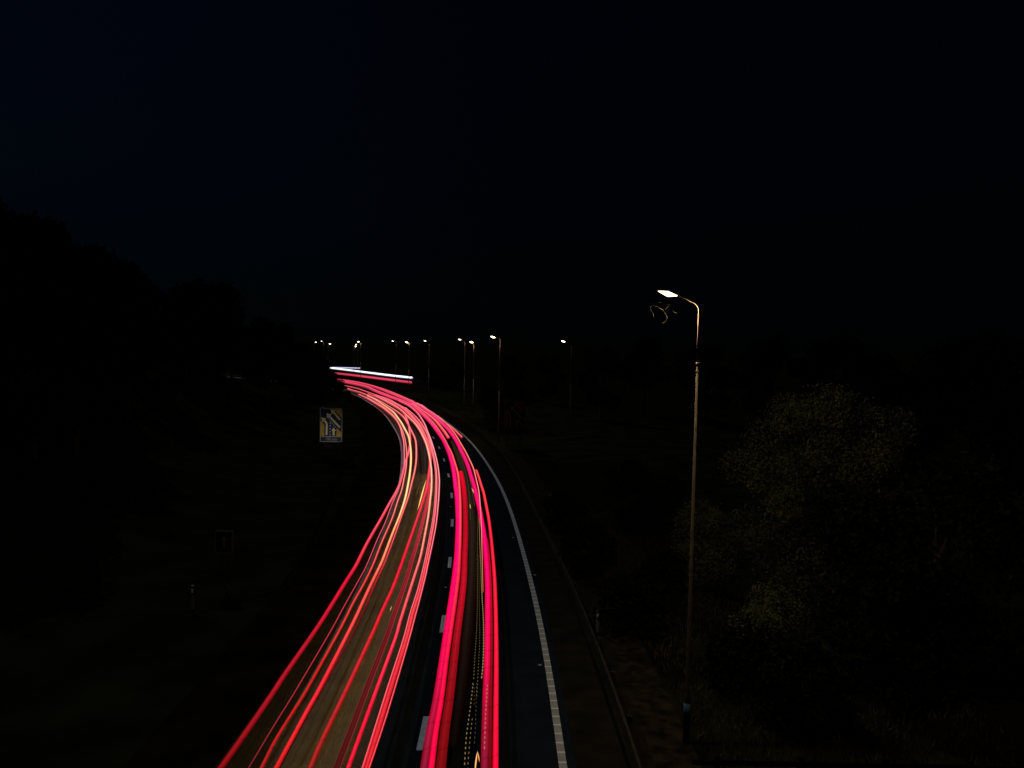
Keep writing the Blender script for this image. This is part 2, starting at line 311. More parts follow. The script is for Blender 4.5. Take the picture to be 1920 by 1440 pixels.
# ---------------------------------------------------------------- signs
def prism(mb, pts, y0, y1):
    n_ = len(pts); b = len(mb.v); mb.v += [(x, y0, z) for x, z in pts] + [(x, y1, z) for x, z in pts]
    mb.f.append(tuple(b+i for i in range(n_))); mb.f.append(tuple(b+n_+i for i in reversed(range(n_))))
    for i in range(n_): j = (i+1) % n_; mb.f.append((b+i, b+n_+i, b+n_+j, b+j))
def bar(a, c, w_):
    a, c = Vector(a), Vector(c); d = (c-a).normalized(); p = Vector((-d.y, d.x))*w_/2; return [tuple(a+p), tuple(a-p), tuple(c-p), tuple(c+p)]
def ground_at(x, y): return tz(x, y)
def map_sign(px, top, bottom, dist, label, width, rz=0, tilt=0):
    ptop, pbot = dp(px, top, dist), dp(px, bottom, dist); hgt = ptop.z-pbot.z; zb = pbot.z
    r = empty('lane_sign', (pbot.x, dist, 0), rz); tag(r, label, 'road sign', 'blue lane diagram signs')
    W, Hh = width, hgt; g = ground_at(pbot.x, dist)
    def P(s, t): return ((s-.5)*W, zb+(1-t)*Hh)
    def rounded(x0, x1, z0, z1, q):
        out = []
        for cx, cz, a0 in ((x1-q, z1-q, 0), (x0+q, z1-q, 90), (x0+q, z0+q, 180), (x1-q, z0+q, 270)):
            for k in range(5): a = math.radians(a0+k*22.5); out.append((cx+q*math.cos(a), cz+q*math.sin(a)))
        return out
    a = MB(); prism(a, rounded(-W/2, W/2, zb, zb+Hh, .12), -.015, .02); a.build('panel', WHITE, r)
    a = MB(); x0, z1 = P(.035, .022); x1, z0 = P(.965, .825); prism(a, [(x0, z1), (x0, z0), (x1, z0), (x1, z1)][::-1], -.020, -.0155); a.build('background', AMBER, r)
    a = MB(); prism(a, [P(*q) for q in [(.035, .022), (.60, .022), (.965, .28), (.965, .715), (.745, .58), (.745, .825), (.20, .825), (.20, .49), (.035, .375)]], -.026, -.0205); a.build('road_diagram', BLUE, r)
    def asc(q): return [P(*s) for s in q]
    def arrow(pts, head, hw=.17, lw=.085):
        a = MB()
        for c, d in zip(pts[:-1], pts[1:]): prism(a, bar(P(*c), P(*d), lw*W), -.030-.0004*len(a.v), -.0265)
        c, d = Vector(P(*pts[-1])), Vector(P(*head)); dd = (d-c).normalized(); nn = Vector((-dd.y, dd.x)); 
        prism(a, [tuple(c+nn*hw*W/2), tuple(c-nn*hw*W/2), tuple(d)], -.034, -.0265); a.build('arrow', CREAM, r)
    arrow([(.90, .345), (.62, .125)], (.47, .035), .24); arrow([(.90, .57), (.43, .245)], (.28, .15), .24)
    arrow([(.30, .79), (.31, .455), (.20, .365)], (.06, .27), .24); arrow([(.62, .80), (.62, .665)], (.62, .565), .20)
    md_ = mat('sign_dash', (.07, .09, .14), .6)
    for k in range(5): a = MB(); prism(a, bar(P(.46, .80-k*.085), P(.46, .755-k*.085), .045*W), -.0301, -.0265); a.build('dash', md_, r)
    for k in range(7): a = MB(); prism(a, bar(P(.70-k*.062, .56-k*.05), P(.67-k*.062, .535-k*.05), .045*W), -.0311, -.0265); a.build('dash', md_, r)
    a = MB(); x0, z1 = P(.05, .848); x1, z0 = P(.95, .975); prism(a, [(x0, z1), (x0, z0), (x1, z0), (x1, z1)][::-1], -.022, -.0155); pl = a.build('distance_plate', BLUE, r)
    cu = bpy.data.curves.new('distance_text', 'FONT'); cu.body = '100 yds'; cu.size = .125*Hh; cu.align_x = 'CENTER'; cu.align_y = 'CENTER'; cu.extrude = .004
    to = bpy.data.objects.new('tmp', cu); COL.objects.link(to); bpy.context.view_layer.update()
    me = bpy.data.meshes.new_from_object(to.evaluated_get(bpy.context.evaluated_depsgraph_get())); bpy.data.objects.remove(to)
    tx = bpy.data.objects.new('lettering', me); COL.objects.link(tx); me.materials.clear(); me.materials.append(WHITE)
    tx.parent = pl; tx.location = (0, -.030, P(0, .912)[1]); tx.rotation_euler = (math.pi/2, 0, 0); tx.scale = (.9, 1, 1)
    for sx in (-.3, .3):
        a = MB(); a.tube([(sx*W, .08, g), (sx*W, .08, zb+Hh*.95)], .045, 10); a.build('post', GALV, r)
    return r, zb, Hh, g
sg, zb, Hh, g = map_sign(620.5, 765, 829, 75, 'brightly lit amber and blue lane sign reading 100 yds left of the bend', 2.02, math.radians(4))
# lantern and arm added below the panel to brighten the sign face
a = MB(); a.tube([(0, .08, zb-.25), (0, -.7, zb-.30), (0, -1.5, zb-.22)], .025, 8); a.tube([(0, .08, g), (0, .08, zb-.2)], .03, 8); a.build('added_light_arm', GALV, sg)
a = MB(); a.box(-.35, .35, -1.62, -1.42, zb-.24, zb-.17); ln = a.build('added_light_housing', DARKM, sg)  # housing for the added sign light
al = bpy.data.lights.new('added_sign_light', 'AREA'); al.shape = 'RECTANGLE'; al.size = .6; al.size_y = .15; al.energy = 18; al.color = (1, .86, .62)
ao = bpy.data.objects.new('added_sign_light', al); COL.objects.link(ao); ao.parent = sg; ao.location = (0, -1.75, zb-.10)
ao.rotation_euler = (Vector((0, 1.75, Hh*.55))).to_track_quat('-Z', 'Y').to_euler(); al.spread = math.radians(120)
map_sign(964, 752, 813, 85, 'unlit dark blue lane sign standing behind the right guard rail', 2.36, math.radians(22))
def small_sign():
    b0 = dp(420, 1038, 35.5); t0 = dp(420, 995, 35.5); g_ = ground_at(b0.x, 35.5); r = empty('small_sign', (b0.x, 35.5, g_))
    tag(r, 'small square dark blue sign with white border on a thin post, left verge', 'road sign')
    zb_, zt = b0.z-g_, t0.z-g_
    a = MB(); a.box(-.39, .39, -.012, .012, zb_, zt); a.build('panel', WHITE, r)
    a = MB(); a.box(-.33, .33, -.018, -.0125, zb_+.06, zt-.06); a.build('face', BLUE, r)
    a = MB(); prism(a, bar((0, zb_+.25), (0, zt-.4), .09), -.024, -.0185); prism(a, [(-.14, zt-.42), (.14, zt-.42), (0, zt-.2)], -.024, -.0185); a.build('symbol', WHITE, r)
    a = MB(); a.tube([(0, .05, 0), (0, .05, zt-.05)], .038, 10); a.build('post', GALV, r)
small_sign()

# ---------------------------------------------------------------- street lamps
def lamp(pole_px, top_v, dist, lamp_px, label, lens=LENSD, power=60, detail=True, arm_v=-3):
    top = dp(pole_px, top_v, dist); q = dp(lamp_px[0], lamp_px[1], dist); g = ground_at(top.x, dist)
    r = empty('street_lamp', (top.x, dist, g)); tag(r, label, 'street lamp', 'street lamps lining the road')
    zt = top.z-g; L = q.x-top.x; zl = q.z-g; step = zt-1.65 if detail else zt*.5
    n_ = 14 if detail else 8
    a = MB(); a.tube([(0, 0, 0), (0, 0, 1.3), (0, 0, 1.36), (0, 0, step)], [.085, .082, .058, .030] if detail else [.09, .08, .07, .055], n_); a.build('column', COLM if detail else POLE, r, True)
    if detail:
        a = MB(); a.tube([(0, 0, step-.02), (0, 0, step+.05)], .046, n_); a.box(.02, .085, -.02, .02, step, step+.035); a.build('collar', POLE, r, True); a = MB(); a.tube([(0, 0, step-.22), (0, 0, step-.17)], .040, n_); a.build('collar', POLE, r, True)
        a = MB(); a.tube([(0, 0, .62), (0, 0, 1.12)], .086, n_); a.build('reflective_band', BAND, r, True)
        a = MB(); a.box(-.05, .05, -.10, -.079, .08, .5); a.build('access_door', GALV, r)
    pts = [(0, 0, step+.02)]; R_ = .24; sgx = -1 if L < 0 else 1
    if abs(L) < .3: R_ = .12
    zc = zt-R_
    for k in range(7):
        t_ = k/6*math.radians(76); pts.append((sgx*R_*(1-math.cos(t_)), 0, zc+R_*math.sin(t_)))
    ex = L-sgx*.30 if abs(L) > .5 else sgx*(R_+.02)
    pts.append((ex, 0, zl-.02)); a = MB(); a.tube(pts, [.029 if detail else .055]+[.026 if detail else .05]*(len(pts)-2)+[.018], n_); a.build('arm', POLE, r, True)
    # canopy and bowl
    hl, hw = .27, .13
    def bowl(z0, zs, flat):
        v = []; f = []; nr, ns = 6, 16
        for i in range(nr+1):
            ph = i/nr*math.pi/2
            for j in range(ns):
                th = 2*math.pi*j/ns; ll = hl*.92 if flat else hl*.98; ww = hw*.35 if flat else hw*.95
                cx = math.cos(th); sx_ = math.sin(th)
                xx_ = cx*ll*(math.cos(ph)**.8)
                v.append((L+xx_, sx_*ww*math.cos(ph)*(1-.35*abs(cx)), z0+zs*math.sin(ph)*(1-(abs(xx_)/hl)*.75)+xx_*sgx*.22))
        for i in range(nr):
            for j in range(ns): f.append((i*ns+j, i*ns+(j+1) % ns, (i+1)*ns+(j+1) % ns, (i+1)*ns+j))
        f.append(tuple(range(ns))[::-1]); return v, f
    v, f = bowl(zl+.050, .068, True); hd = mesh_obj('lamp_head', v, f, DARKM, r, True)
    v, f = bowl(zl+.040, -.085, False); v2, f2 = bowl(zl+.040, .058, False); nb = len(v); v += v2; f = f[:-1]+[tuple(nb+i for i in q) for q in f2[:-1]]; mesh_obj('lens', v, f, lens, hd, True)
    pl = bpy.data.lights.new('lamp_light', 'SPOT'); pl.energy = power if detail else power*2.2; pl.color = (1, .74, .42); pl.shadow_soft_size = .08; pl.spot_size = math.radians(178); pl.spot_blend = .12
    po = bpy.data.objects.new('lamp_light', pl); COL.objects.link(po); po.parent = r; po.location = (L, 0, zl-.14)
    return r
lamp(1311, 566, 22, (1252, 553), 'tall near street lamp with glowing warm lantern on the right verge', power=900, lens=LENS)
lamp(938, 634, 90, (924, 632.5), 'bright lamp with long visible pole above the right sign', power=260, detail=False)
lamp(1072, 641, 110, (1056, 640.5), 'lone bright lamp standing apart between the near lamp and the row', power=6, detail=False)
lamp(872, 638, 135, (862, 637), 'dim slanted lamp left of a brighter round one', power=120, detail=False, lens=LENSF)
lamp(889, 644, 125, (884, 642), 'round bright lamp with short pale pole, second left from the sign lamp', power=320, detail=False)
lamp(805, 641, 170, (797, 639.5), 'faint small lamp alone in the middle of the row', power=120, detail=False, lens=LENSF)
lamp(767.5, 641.5, 165, (762.5, 642), 'brighter of two adjacent lamps above right end of white streak', power=260, detail=False)
lamp(743, 641, 200, (736.5, 640), 'dimmer left one of two adjacent lamps above the white streak', power=220, detail=False, lens=LENSF)
lamp(677, 642, 215, (672, 641), 'lamp with clear pole standing at end of the short white streak', power=320, detail=False)
lamp(671, 647, 300, (667.8, 646), 'upper of two tiny lamps huddled left of a taller lamp', power=120, detail=False, lens=LENSF)
lamp(664, 650, 270, (666.8, 649.6), 'lower brighter of two tiny lamps huddled beside taller lamp', power=120, detail=False)
lamp(615, 646, 280, (618.2, 645), 'lowest of three far lamps above the dark bank', power=160, detail=False)
lamp(607, 641, 300, (603, 639.8), 'middle dim lamp of the three farthest', power=300, detail=False, lens=LENSF)
lamp(589, 643, 320, (592.2, 642), 'leftmost street lamp of the far row', power=60, detail=False)

# ---------------------------------------------------------------- insect tracks glowing under the near lamp
INS = {'loop drooping down the left of the lantern': [(640, 545), (560, 610), (450, 660), (395, 700), (375, 750), (395, 810), (430, 860), (435, 905)],
       'long faint strand curling below the lantern': [(430, 700), (520, 730), (590, 770), (640, 830), (670, 880), (680, 940), (640, 990), (595, 1025)],
       'short hook right under the lantern': [(660, 555), (700, 610), (720, 660), (700, 720), (650, 770)],
       'crossing strand swinging from right to left under the lantern': [(700, 555), (740, 620), (755, 670), (740, 692), (640, 672), (540, 652), (500, 642)],
       'straight little strand right of the lantern': [(735, 555), (765, 580), (800, 612)],
       'small detached squiggle low right of the lantern': [(775, 795), (810, 820), (845, 828), (885, 835)]}
IM = mat('insect_track', (.06, .054, .04), .9, spec=0); 
for kx, pts in INS.items():
    c = catmull([(1180+x/9.6, 500+y/9.6) for x, y in pts], 6); ps = [dp(u, v_, 23.3+.12*math.sin(i*.4)) for i, (u, v_) in enumerate(c)]
    o = ps[0].copy(); a = MB(); a.tube([p-o for p in ps], .0035, 6); ob = a.build('insect_trail', IM, None, True); ob.location = o
    tag(ob, 'thin pale insect flight track, '+kx, 'insect trail', 'insect tracks under the near lamp')

# ---------------------------------------------------------------- fence at the right
fr = gp(1290, 1425, 1.0); fn = empty('wooden_fence', (fr.x+.1, fr.y, 0)); tag(fn, 'low dark timber fence beside the foot of the near lamp', 'fence')
for z_ in (.95, .5):
    a = MB(); a.box(0, 9, -.02, .02, z_-.06, z_+.06); a.build('rail', WOOD, fn)
for k in range(5):
    a = MB(); a.box(.55+k*2.0, .67+k*2.0, .022, .13, 0, 1.08); a.build('post', WOOD, fn)

# ---------------------------------------------------------------- light trails
LIN = lambda r, g, b: tuple(((c/255)/12.92 if c < 10.3 else ((c/255+.055)/1.055)**2.4) for c in (r, g, b))
CRIM = [(760, LIN(255, 95, 115)), (900, LIN(250, 40, 95)), (1050, LIN(232, 26, 66)), (1200, LIN(178, 26, 46)), (1440, LIN(132, 18, 24))]
SALM = [(760, LIN(255, 115, 125)), (900, LIN(255, 120, 112)), (1050, LIN(238, 80, 85)), (1250, LIN(200, 40, 44)), (1440, LIN(165, 34, 33))]
YELL = [(745, LIN(255, 150, 125)), (790, LIN(255, 215, 140)), (920, LIN(255, 225, 145)), (1000, LIN(255, 160, 105)), (1095, LIN(255, 95, 85)), (1250, LIN(242, 45, 62)), (1440, LIN(195, 36, 34))]
PINK = [(720, LIN(245, 92, 125)), (800, LIN(255, 120, 140)), (1000, LIN(240, 80, 120)), (1200, LIN(200, 60, 85)), (1440, LIN(125, 45, 50))]
PINKB = [(760, LIN(250, 100, 125)), (850, LIN(255, 150, 160)), (1000, LIN(255, 130, 150)), (1200, LIN(255, 110, 120)), (1440, LIN(252, 85, 100))]
CREAM_ = [(760, LIN(255, 140, 140)), (850, LIN(255, 195, 165)), (950, LIN(255, 180, 150)), (1050, LIN(255, 125, 125)), (1200, LIN(255, 60, 95)), (1330, LIN(245, 30, 68)), (1440, LIN(225, 34, 60))]
WIDE = [(740, LIN(252, 100, 125)), (800, LIN(255, 120, 130)), (860, LIN(250, 95, 105)), (930, LIN(248, 60, 88)), (1050, LIN(236, 34, 64)), (1200, LIN(205, 40, 50)), (1440, LIN(152, 40, 34))]
MAG = [(720, LIN(240, 85, 125)), (790, LIN(250, 62, 130)), (830, LIN(255, 28, 128)), (1000, LIN(255, 8, 118)), (1150, LIN(255, 10, 98)), (1240, LIN(235, 14, 82)), (1320, LIN(180, 18, 62)), (1440, LIN(135, 24, 52))]
ORA = [(760, LIN(250, 95, 105)), (830, LIN(255, 105, 90)), (920, LIN(255, 90, 100)), (1050, LIN(255, 50, 85)), (1250, LIN(250, 20, 75)), (1440, LIN(255, 12, 75))]
DKR = [(880, LIN(225, 12, 42)), (950, LIN(180, 10, 32)), (1100, LIN(180, 16, 36)), (1250, LIN(140, 14, 24)), (1440, LIN(116, 12, 16))]
REDB = [(760, LIN(245, 80, 105)), (880, LIN(255, 75, 88)), (1000, LIN(252, 40, 70)), (1440, LIN(252, 14, 62))]
DIM = [(900, LIN(225, 60, 75)), (1050, LIN(150, 34, 46)), (1200, LIN(105, 26, 30)), (1440, LIN(74, 22, 18))]
WHITE_ = [(600, (1.4, 1.5, 1.8))]; SMEAR = [(600, LIN(228, 66, 98))]
def prep(pts, z, step=.55, ext=True):
    P = catmull(pts, 10)
    if ext and P[-1][1] > 1436: P = np.vstack([P, P[-1]+(P[-1]-P[-4])*np.array([[8.0]]), P[-1]+(P[-1]-P[-4])*np.array([[20.0]])])
    W = np.array([[*gp(u, v_, z)] for u, v_ in P]); W = np.hstack([W, P[:, 1:2]])
    W = resample(W, step); W = smooth(W, 40); return W
def streak(name, pts, wid, hgt, ramp, mt, z=.85, parent=None, shift=0.0, origin=None, edge=.32, gain=1.0, W=None, step=.55, under=None, und=None):
    und = (.5 if z > .7 and mt is T_PLAIN and parent is None else .05) if und is None else und
    W = prep(pts, z, step) if W is None else W
    v0_, v1_ = W[0, 3], min(1440, W[-1, 3])
    if isinstance(wid, np.ndarray): wd = wid
    elif isinstance(wid, list): wd = np.interp(W[:, 3], v0_+(v1_-v0_)*np.linspace(0, 1, len(wid))**2, wid)
    else: wd = np.full(len(W), wid)
    hg = np.full(len(W), hgt)
    if mt in (T_PLAIN, T_WIDE, T_SOFT):     # far away the lamps bloom in the air
        hg = hgt*np.interp(W[:, 3], [720, 820, 900, 1150], [2.5, 1.7, 1.0, .5])
        if np.mean(wd) < .24: wd = wd*np.interp(W[:, 3], [740, 820, 900, 1000], [2.0, 1.4, 1.15, 1])
    t_ = np.gradient(W[:, :2], axis=0); t_ /= np.linalg.norm(t_, axis=1)[:, None]+1e-9; nr = np.stack([t_[:, 1], -t_[:, 0]], 1)
    if t_[0][1] > 0: pass
    arc = np.r_[0, np.cumsum(np.linalg.norm(np.diff(W[:, :2], axis=0), axis=1))]
    o = np.array(origin if origin is not None else W[-1, :3]); V = []; C = []; UVs = []; n_ = 12
    rv = np.array([r[0] for r in ramp]); rc = np.array([r[1] for r in ramp])
    for i in range(len(W)):
        c = np.array([np.interp(W[i, 3], rv, rc[:, k]) for k in range(3)])*gain
        for k in range(n_):
            a_ = 2*math.pi*k/n_; dx = math.cos(a_); dz = math.sin(a_)
            x, y = W[i, :2]+nr[i]*(shift+dx*wd[i]/2); V.append((x-o[0], y-o[1], W[i, 2]+dz*hg[i]/2-o[2]))
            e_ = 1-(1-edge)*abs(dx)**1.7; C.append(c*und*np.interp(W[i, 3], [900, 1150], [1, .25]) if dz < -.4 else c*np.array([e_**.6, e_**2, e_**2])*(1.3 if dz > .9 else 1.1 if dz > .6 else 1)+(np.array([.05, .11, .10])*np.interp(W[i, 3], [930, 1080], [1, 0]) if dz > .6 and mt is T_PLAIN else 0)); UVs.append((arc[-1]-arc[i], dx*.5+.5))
    Fc = []; m_ = len(W)
    for i in range(m_-1):
        for k in range(n_): Fc.append((i*n_+k, i*n_+(k+1) % n_, (i+1)*n_+(k+1) % n_, (i+1)*n_+k))
    Fc.append(tuple(range(n_))[::-1]); Fc.append(tuple((m_-1)*n_+k for k in range(n_)))
    ob = mesh_obj(name, V, Fc, mt, parent, True, UVs, np.array(C))
    if under is not None:                 # warm emission added to the underside to light the road below
        ob.data.materials.append(under)
        idx = np.zeros(len(Fc), int)
        for i in range(m_-1):
            if W[i, 3] > 870: idx[i*n_+8] = idx[i*n_+9] = 1
        ob.data.polygons.foreach_set('material_index', idx)
    if parent is None: ob.location = tuple(o)
    return ob
TG = 'tail light trails sweeping round the bend'
def trail(label, pts, wid, hgt, ramp, mt=None, z=.85, **k):
    return tag(streak('light_trail', pts, wid, hgt, ramp, mt or T_PLAIN, z, **k), label, 'light trail', TG)
WARM = (emat('added_underglow', (1, .66, .24), 10), emat('added_underglow_weak', (1, .62, .25), 2.6), emat('added_underglow_mid', (1, .66, .26), 3.6))  # added emitters under the trails, there to warm the left lane
L1 = [(690, 739), (715, 748), (737, 759), (751, 769), (757, 775), (762, 785), (766.5, 799), (768.5, 817), (769, 829), (766.5, 847), (763, 858), (759, 871), (752, 900), (744, 920), (728.6, 947), (715, 972), (688, 1019), (667.5, 1060), (647.5, 1092), (623, 1132), (592.5, 1180), (531.5, 1268), (517.5, 1290), (488, 1334), (446.5, 1394), (414, 1440)]
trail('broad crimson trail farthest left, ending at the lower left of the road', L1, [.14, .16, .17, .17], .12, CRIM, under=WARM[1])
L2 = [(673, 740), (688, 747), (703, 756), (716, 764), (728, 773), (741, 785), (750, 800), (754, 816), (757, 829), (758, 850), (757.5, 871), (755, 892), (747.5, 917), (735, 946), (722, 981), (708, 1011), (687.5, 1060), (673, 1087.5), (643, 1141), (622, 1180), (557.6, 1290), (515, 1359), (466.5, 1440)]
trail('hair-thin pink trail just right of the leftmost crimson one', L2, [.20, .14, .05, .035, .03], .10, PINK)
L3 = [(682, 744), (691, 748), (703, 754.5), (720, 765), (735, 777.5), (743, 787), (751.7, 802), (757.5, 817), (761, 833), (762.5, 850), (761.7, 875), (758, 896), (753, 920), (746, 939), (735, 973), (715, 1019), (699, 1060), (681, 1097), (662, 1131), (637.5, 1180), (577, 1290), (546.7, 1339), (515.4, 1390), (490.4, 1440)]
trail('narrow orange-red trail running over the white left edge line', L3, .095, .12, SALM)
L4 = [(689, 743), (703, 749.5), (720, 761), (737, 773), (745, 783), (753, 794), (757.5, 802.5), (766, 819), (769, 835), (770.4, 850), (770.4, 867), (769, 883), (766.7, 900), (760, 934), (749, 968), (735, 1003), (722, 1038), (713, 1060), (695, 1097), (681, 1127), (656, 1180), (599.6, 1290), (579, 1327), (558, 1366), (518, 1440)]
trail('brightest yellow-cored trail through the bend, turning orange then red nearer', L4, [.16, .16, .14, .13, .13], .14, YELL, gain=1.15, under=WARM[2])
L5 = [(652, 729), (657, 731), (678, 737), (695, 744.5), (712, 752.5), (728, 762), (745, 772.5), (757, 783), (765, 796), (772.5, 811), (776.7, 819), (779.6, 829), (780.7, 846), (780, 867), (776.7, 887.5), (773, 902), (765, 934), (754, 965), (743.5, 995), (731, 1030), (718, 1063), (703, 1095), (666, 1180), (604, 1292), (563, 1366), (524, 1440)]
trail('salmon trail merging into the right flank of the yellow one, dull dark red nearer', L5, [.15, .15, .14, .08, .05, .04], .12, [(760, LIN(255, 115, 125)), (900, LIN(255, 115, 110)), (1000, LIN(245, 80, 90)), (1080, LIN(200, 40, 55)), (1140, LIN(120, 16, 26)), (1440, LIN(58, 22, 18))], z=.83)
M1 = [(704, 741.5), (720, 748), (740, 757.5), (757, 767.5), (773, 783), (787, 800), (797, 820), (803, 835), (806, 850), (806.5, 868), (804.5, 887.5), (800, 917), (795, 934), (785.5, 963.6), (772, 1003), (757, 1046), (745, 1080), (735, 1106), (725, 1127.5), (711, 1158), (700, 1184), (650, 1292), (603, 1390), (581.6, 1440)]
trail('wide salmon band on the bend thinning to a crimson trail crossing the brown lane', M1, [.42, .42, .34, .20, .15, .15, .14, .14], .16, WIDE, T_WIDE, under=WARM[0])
M2 = [(806, 905), (803, 934), (795, 968), (783, 1015), (770.6, 1056), (764, 1080), (750, 1122), (736, 1162), (723, 1200), (688.6, 1290), (667, 1348), (632, 1440)]
M2r = tag(empty('light_trail', prep(M2, .85)[-1, :3]), 'dim brownish red double-edged trail in the left lane', 'light trail', TG)
W2 = prep(M2, .85); 
streak('glow_core', None, .16, .05, DIM, T_SOFT, W=W2, parent=M2r, origin=W2[-1, :3], gain=.8, edge=.8)
E1 = [(v_, tuple(min(1, c*2.3+.02) for c in col)) for v_, col in DIM]
streak('glow_edge', None, .022, .06, E1, T_FLAT, W=W2, parent=M2r, origin=W2[-1, :3], shift=-.075); streak('glow_edge', None, .018, .06, E1, T_FLAT, W=W2, parent=M2r, origin=W2[-1, :3], shift=.08, gain=.7)
M3 = [(704, 743), (720, 751), (740, 762), (752.5, 770), (765, 782), (777.5, 794), (787, 807.5), (792, 817), (799, 833), (804, 852), (807.5, 871), (809, 887.5), (809, 915), (807, 934), (803, 968), (796, 1006), (788, 1045), (777, 1080), (769, 1105), (758, 1140), (749, 1169), (740, 1200), (707, 1290), (682, 1359), (652.7, 1440)]
trail('cream-cored trail in the middle of left bundle, pink red at the bottom', M3, [.12, .14, .13, .12, .11], .13, CREAM_, z=.97)
M4 = [(645, 723.5), (670, 729), (695, 738), (710, 743), (728, 749), (740, 755.5), (748, 760), (765, 770), (782, 785), (793, 800), (802, 817), (809, 842), (813, 858), (816.7, 879), (818, 900), (817, 934), (814, 968), (808.5, 1001.6), (800, 1046), (792.5, 1080), (784, 1113), (771.5, 1153), (759.5, 1200), (731, 1290), (712, 1352), (685, 1440)]
M4r = tag(empty('light_trail', prep(M4, .85)[-1, :3]), 'thick red trail with a paler salmon right edge, right side of left bundle', 'light trail', TG); W4 = prep(M4, .85)
streak('glow_core', None, [.14, .13, .12, .14, .13], .13, [(760, LIN(250, 95, 115)), (900, LIN(250, 95, 105)), (1050, LIN(245, 80, 90)), (1250, LIN(232, 48, 66)), (1440, LIN(215, 40, 50))], T_PLAIN, W=W4, parent=M4r, origin=W4[-1, :3], shift=-.03)
streak('glow_edge', None, .055, .15, PINKB, T_FLAT, W=W4, parent=M4r, origin=W4[-1, :3], shift=.055, gain=.95)
M5 = [(748, 752), (765, 760), (775, 767.5), (783, 775), (790, 785), (797, 797.5), (802, 811), (807, 823), (812.5, 840), (817.5, 858), (821.7, 879), (823.7, 900), (823.2, 920), (822, 940.6), (818, 981), (811, 1019), (803, 1056), (798, 1080), (788, 1120), (777.5, 1159), (766.7, 1200), (740.5, 1290), (719, 1360), (692.5, 1440)]
trail('slender pink trail edging the dark middle lane, splitting from the right bundle', M5, [.14, .14, .10, .07, .05, .035], .12, PINKB)
M6 = [(760, 765), (772, 775), (785, 788), (797, 806), (806, 826), (814, 846)]
trail('short pink filament inside the salmon band at the bend', M6, .08, .12, PINK)
# upper strands before the right ribbons
trail('topmost far pink trail starting behind the dark bank', [(630, 712), (645, 714), (670, 718), (695, 724), (720, 732), (745, 742), (765, 751), (782, 761)], .55, .28, [(700, LIN(238, 78, 112)), (760, LIN(245, 88, 118))], T_SOFT, edge=.7)
trail('second far pink trail below the topmost one', [(634, 714.5), (662, 720), (687, 726), (703, 733), (728, 743), (753, 752.5), (778, 764)], .5, .26, [(700, LIN(240, 90, 118)), (770, LIN(248, 75, 125))], T_SOFT, edge=.7)
trail('fine grey-green glint along the outer rim of far trails', [(700, 723.5), (716, 729), (735, 735), (752, 743), (768, 749.5), (785, 758), (797, 764)], .10, .18, [(700, LIN(105, 98, 72)), (800, LIN(150, 120, 90))], T_GRAIN)
# right-hand ribbons
def wpath(l): return prep(l, .85)
R1 = [(770, 758), (783, 768), (798, 782), (811, 796), (821, 810), (833, 828), (843, 852), (850, 880), (854, 908), (857, 935), (858.5, 960), (859, 985), (858, 1015), (856, 1050), (850, 1100), (836, 1194), (829, 1242), (818, 1312.5), (806, 1371.5), (795.5, 1440)]
r1 = tag(empty('light_trail', wpath(R1)[-1, :3]), 'widest ribbon of magenta, bright red and dark red strands beside the dashed line', 'light trail', TG); W1 = wpath(R1)
streak('magenta_strand', None, [.42, .33, .27, .25, .215, .20], .12, MAG, T_WIDE, W=W1, parent=r1, origin=W1[-1, :3], edge=.5)
R1b = [(776, 762), (787, 770), (798, 779), (813, 794), (822, 806), (831.7, 821), (839, 835), (846.7, 850), (852.5, 867), (858, 886), (860.5, 905), (862.5, 935), (863, 975), (862, 1020), (860, 1060), (856.5, 1100), (843, 1194), (836, 1242), (827, 1312.5), (817, 1371.5), (808.5, 1440)]
Wb = wpath(R1b); streak('bright_red_strand', None, [.15, .14, .13, .16, .18, .155, .145], .13, ORA, T_WIDE, W=Wb, parent=r1, origin=W1[-1, :3], edge=.45)
R1c = [(863.5, 884), (868, 905), (871, 930), (872.5, 960), (873, 1000), (871.5, 1040), (868.5, 1100), (856.5, 1194), (851, 1242), (842.5, 1312.5), (834, 1371.5), (826.5, 1440)]
Wc = wpath(R1c); streak('dark_red_strand', None, [.33, .31, .25, .24, .235], .08, DKR, T_WIDE, W=Wc, parent=r1, origin=W1[-1, :3], edge=.75)
trail('short coral trail stopping abruptly between the two wide ribbons', [(773, 757.5), (798, 774.5), (815, 788), (827.5, 802.5), (834, 811), (840.5, 820.5)], [.12, .2, .26], .15, [(760, LIN(248, 85, 108)), (820, LIN(238, 66, 84))], T_PLAIN)
R2 = [(770, 751), (783, 759.5), (797, 768), (811.7, 779), (823, 789), (838, 803), (847.5, 815), (856, 828), (862.5, 841), (869, 854), (876.7, 872), (883, 892), (889.5, 913), (894.5, 935), (899, 954), (903, 975), (906.5, 995), (909.5, 1020), (912, 1052), (914.5, 1100), (914.5, 1171), (913.5, 1242), (911, 1312), (909.5, 1383), (908.5, 1440)]
r2 = tag(empty('light_trail', wpath(R2)[-1, :3]), 'magenta and bright red ribbon nearest the right edge line', 'light trail', TG); Wd = wpath(R2)
streak('magenta_strand', None, [.40, .30, .26, .24, .20, .185], .12, MAG, T_WIDE, W=Wd, parent=r2, origin=Wd[-1, :3], edge=.5)
R2b = [(893, 882), (898, 896), (903, 912.5), (907, 925), (912, 950), (916, 971), (919, 993), (922, 1020), (925.5, 1060), (928, 1100), (930, 1171), (930.5, 1242), (930, 1312), (929, 1440)]
We = wpath(R2b); streak('bright_red_strand', None, [.15, .16, .15, .14, .135], .13, REDB, T_WIDE, W=We, parent=r2, origin=Wd[-1, :3], edge=.5)
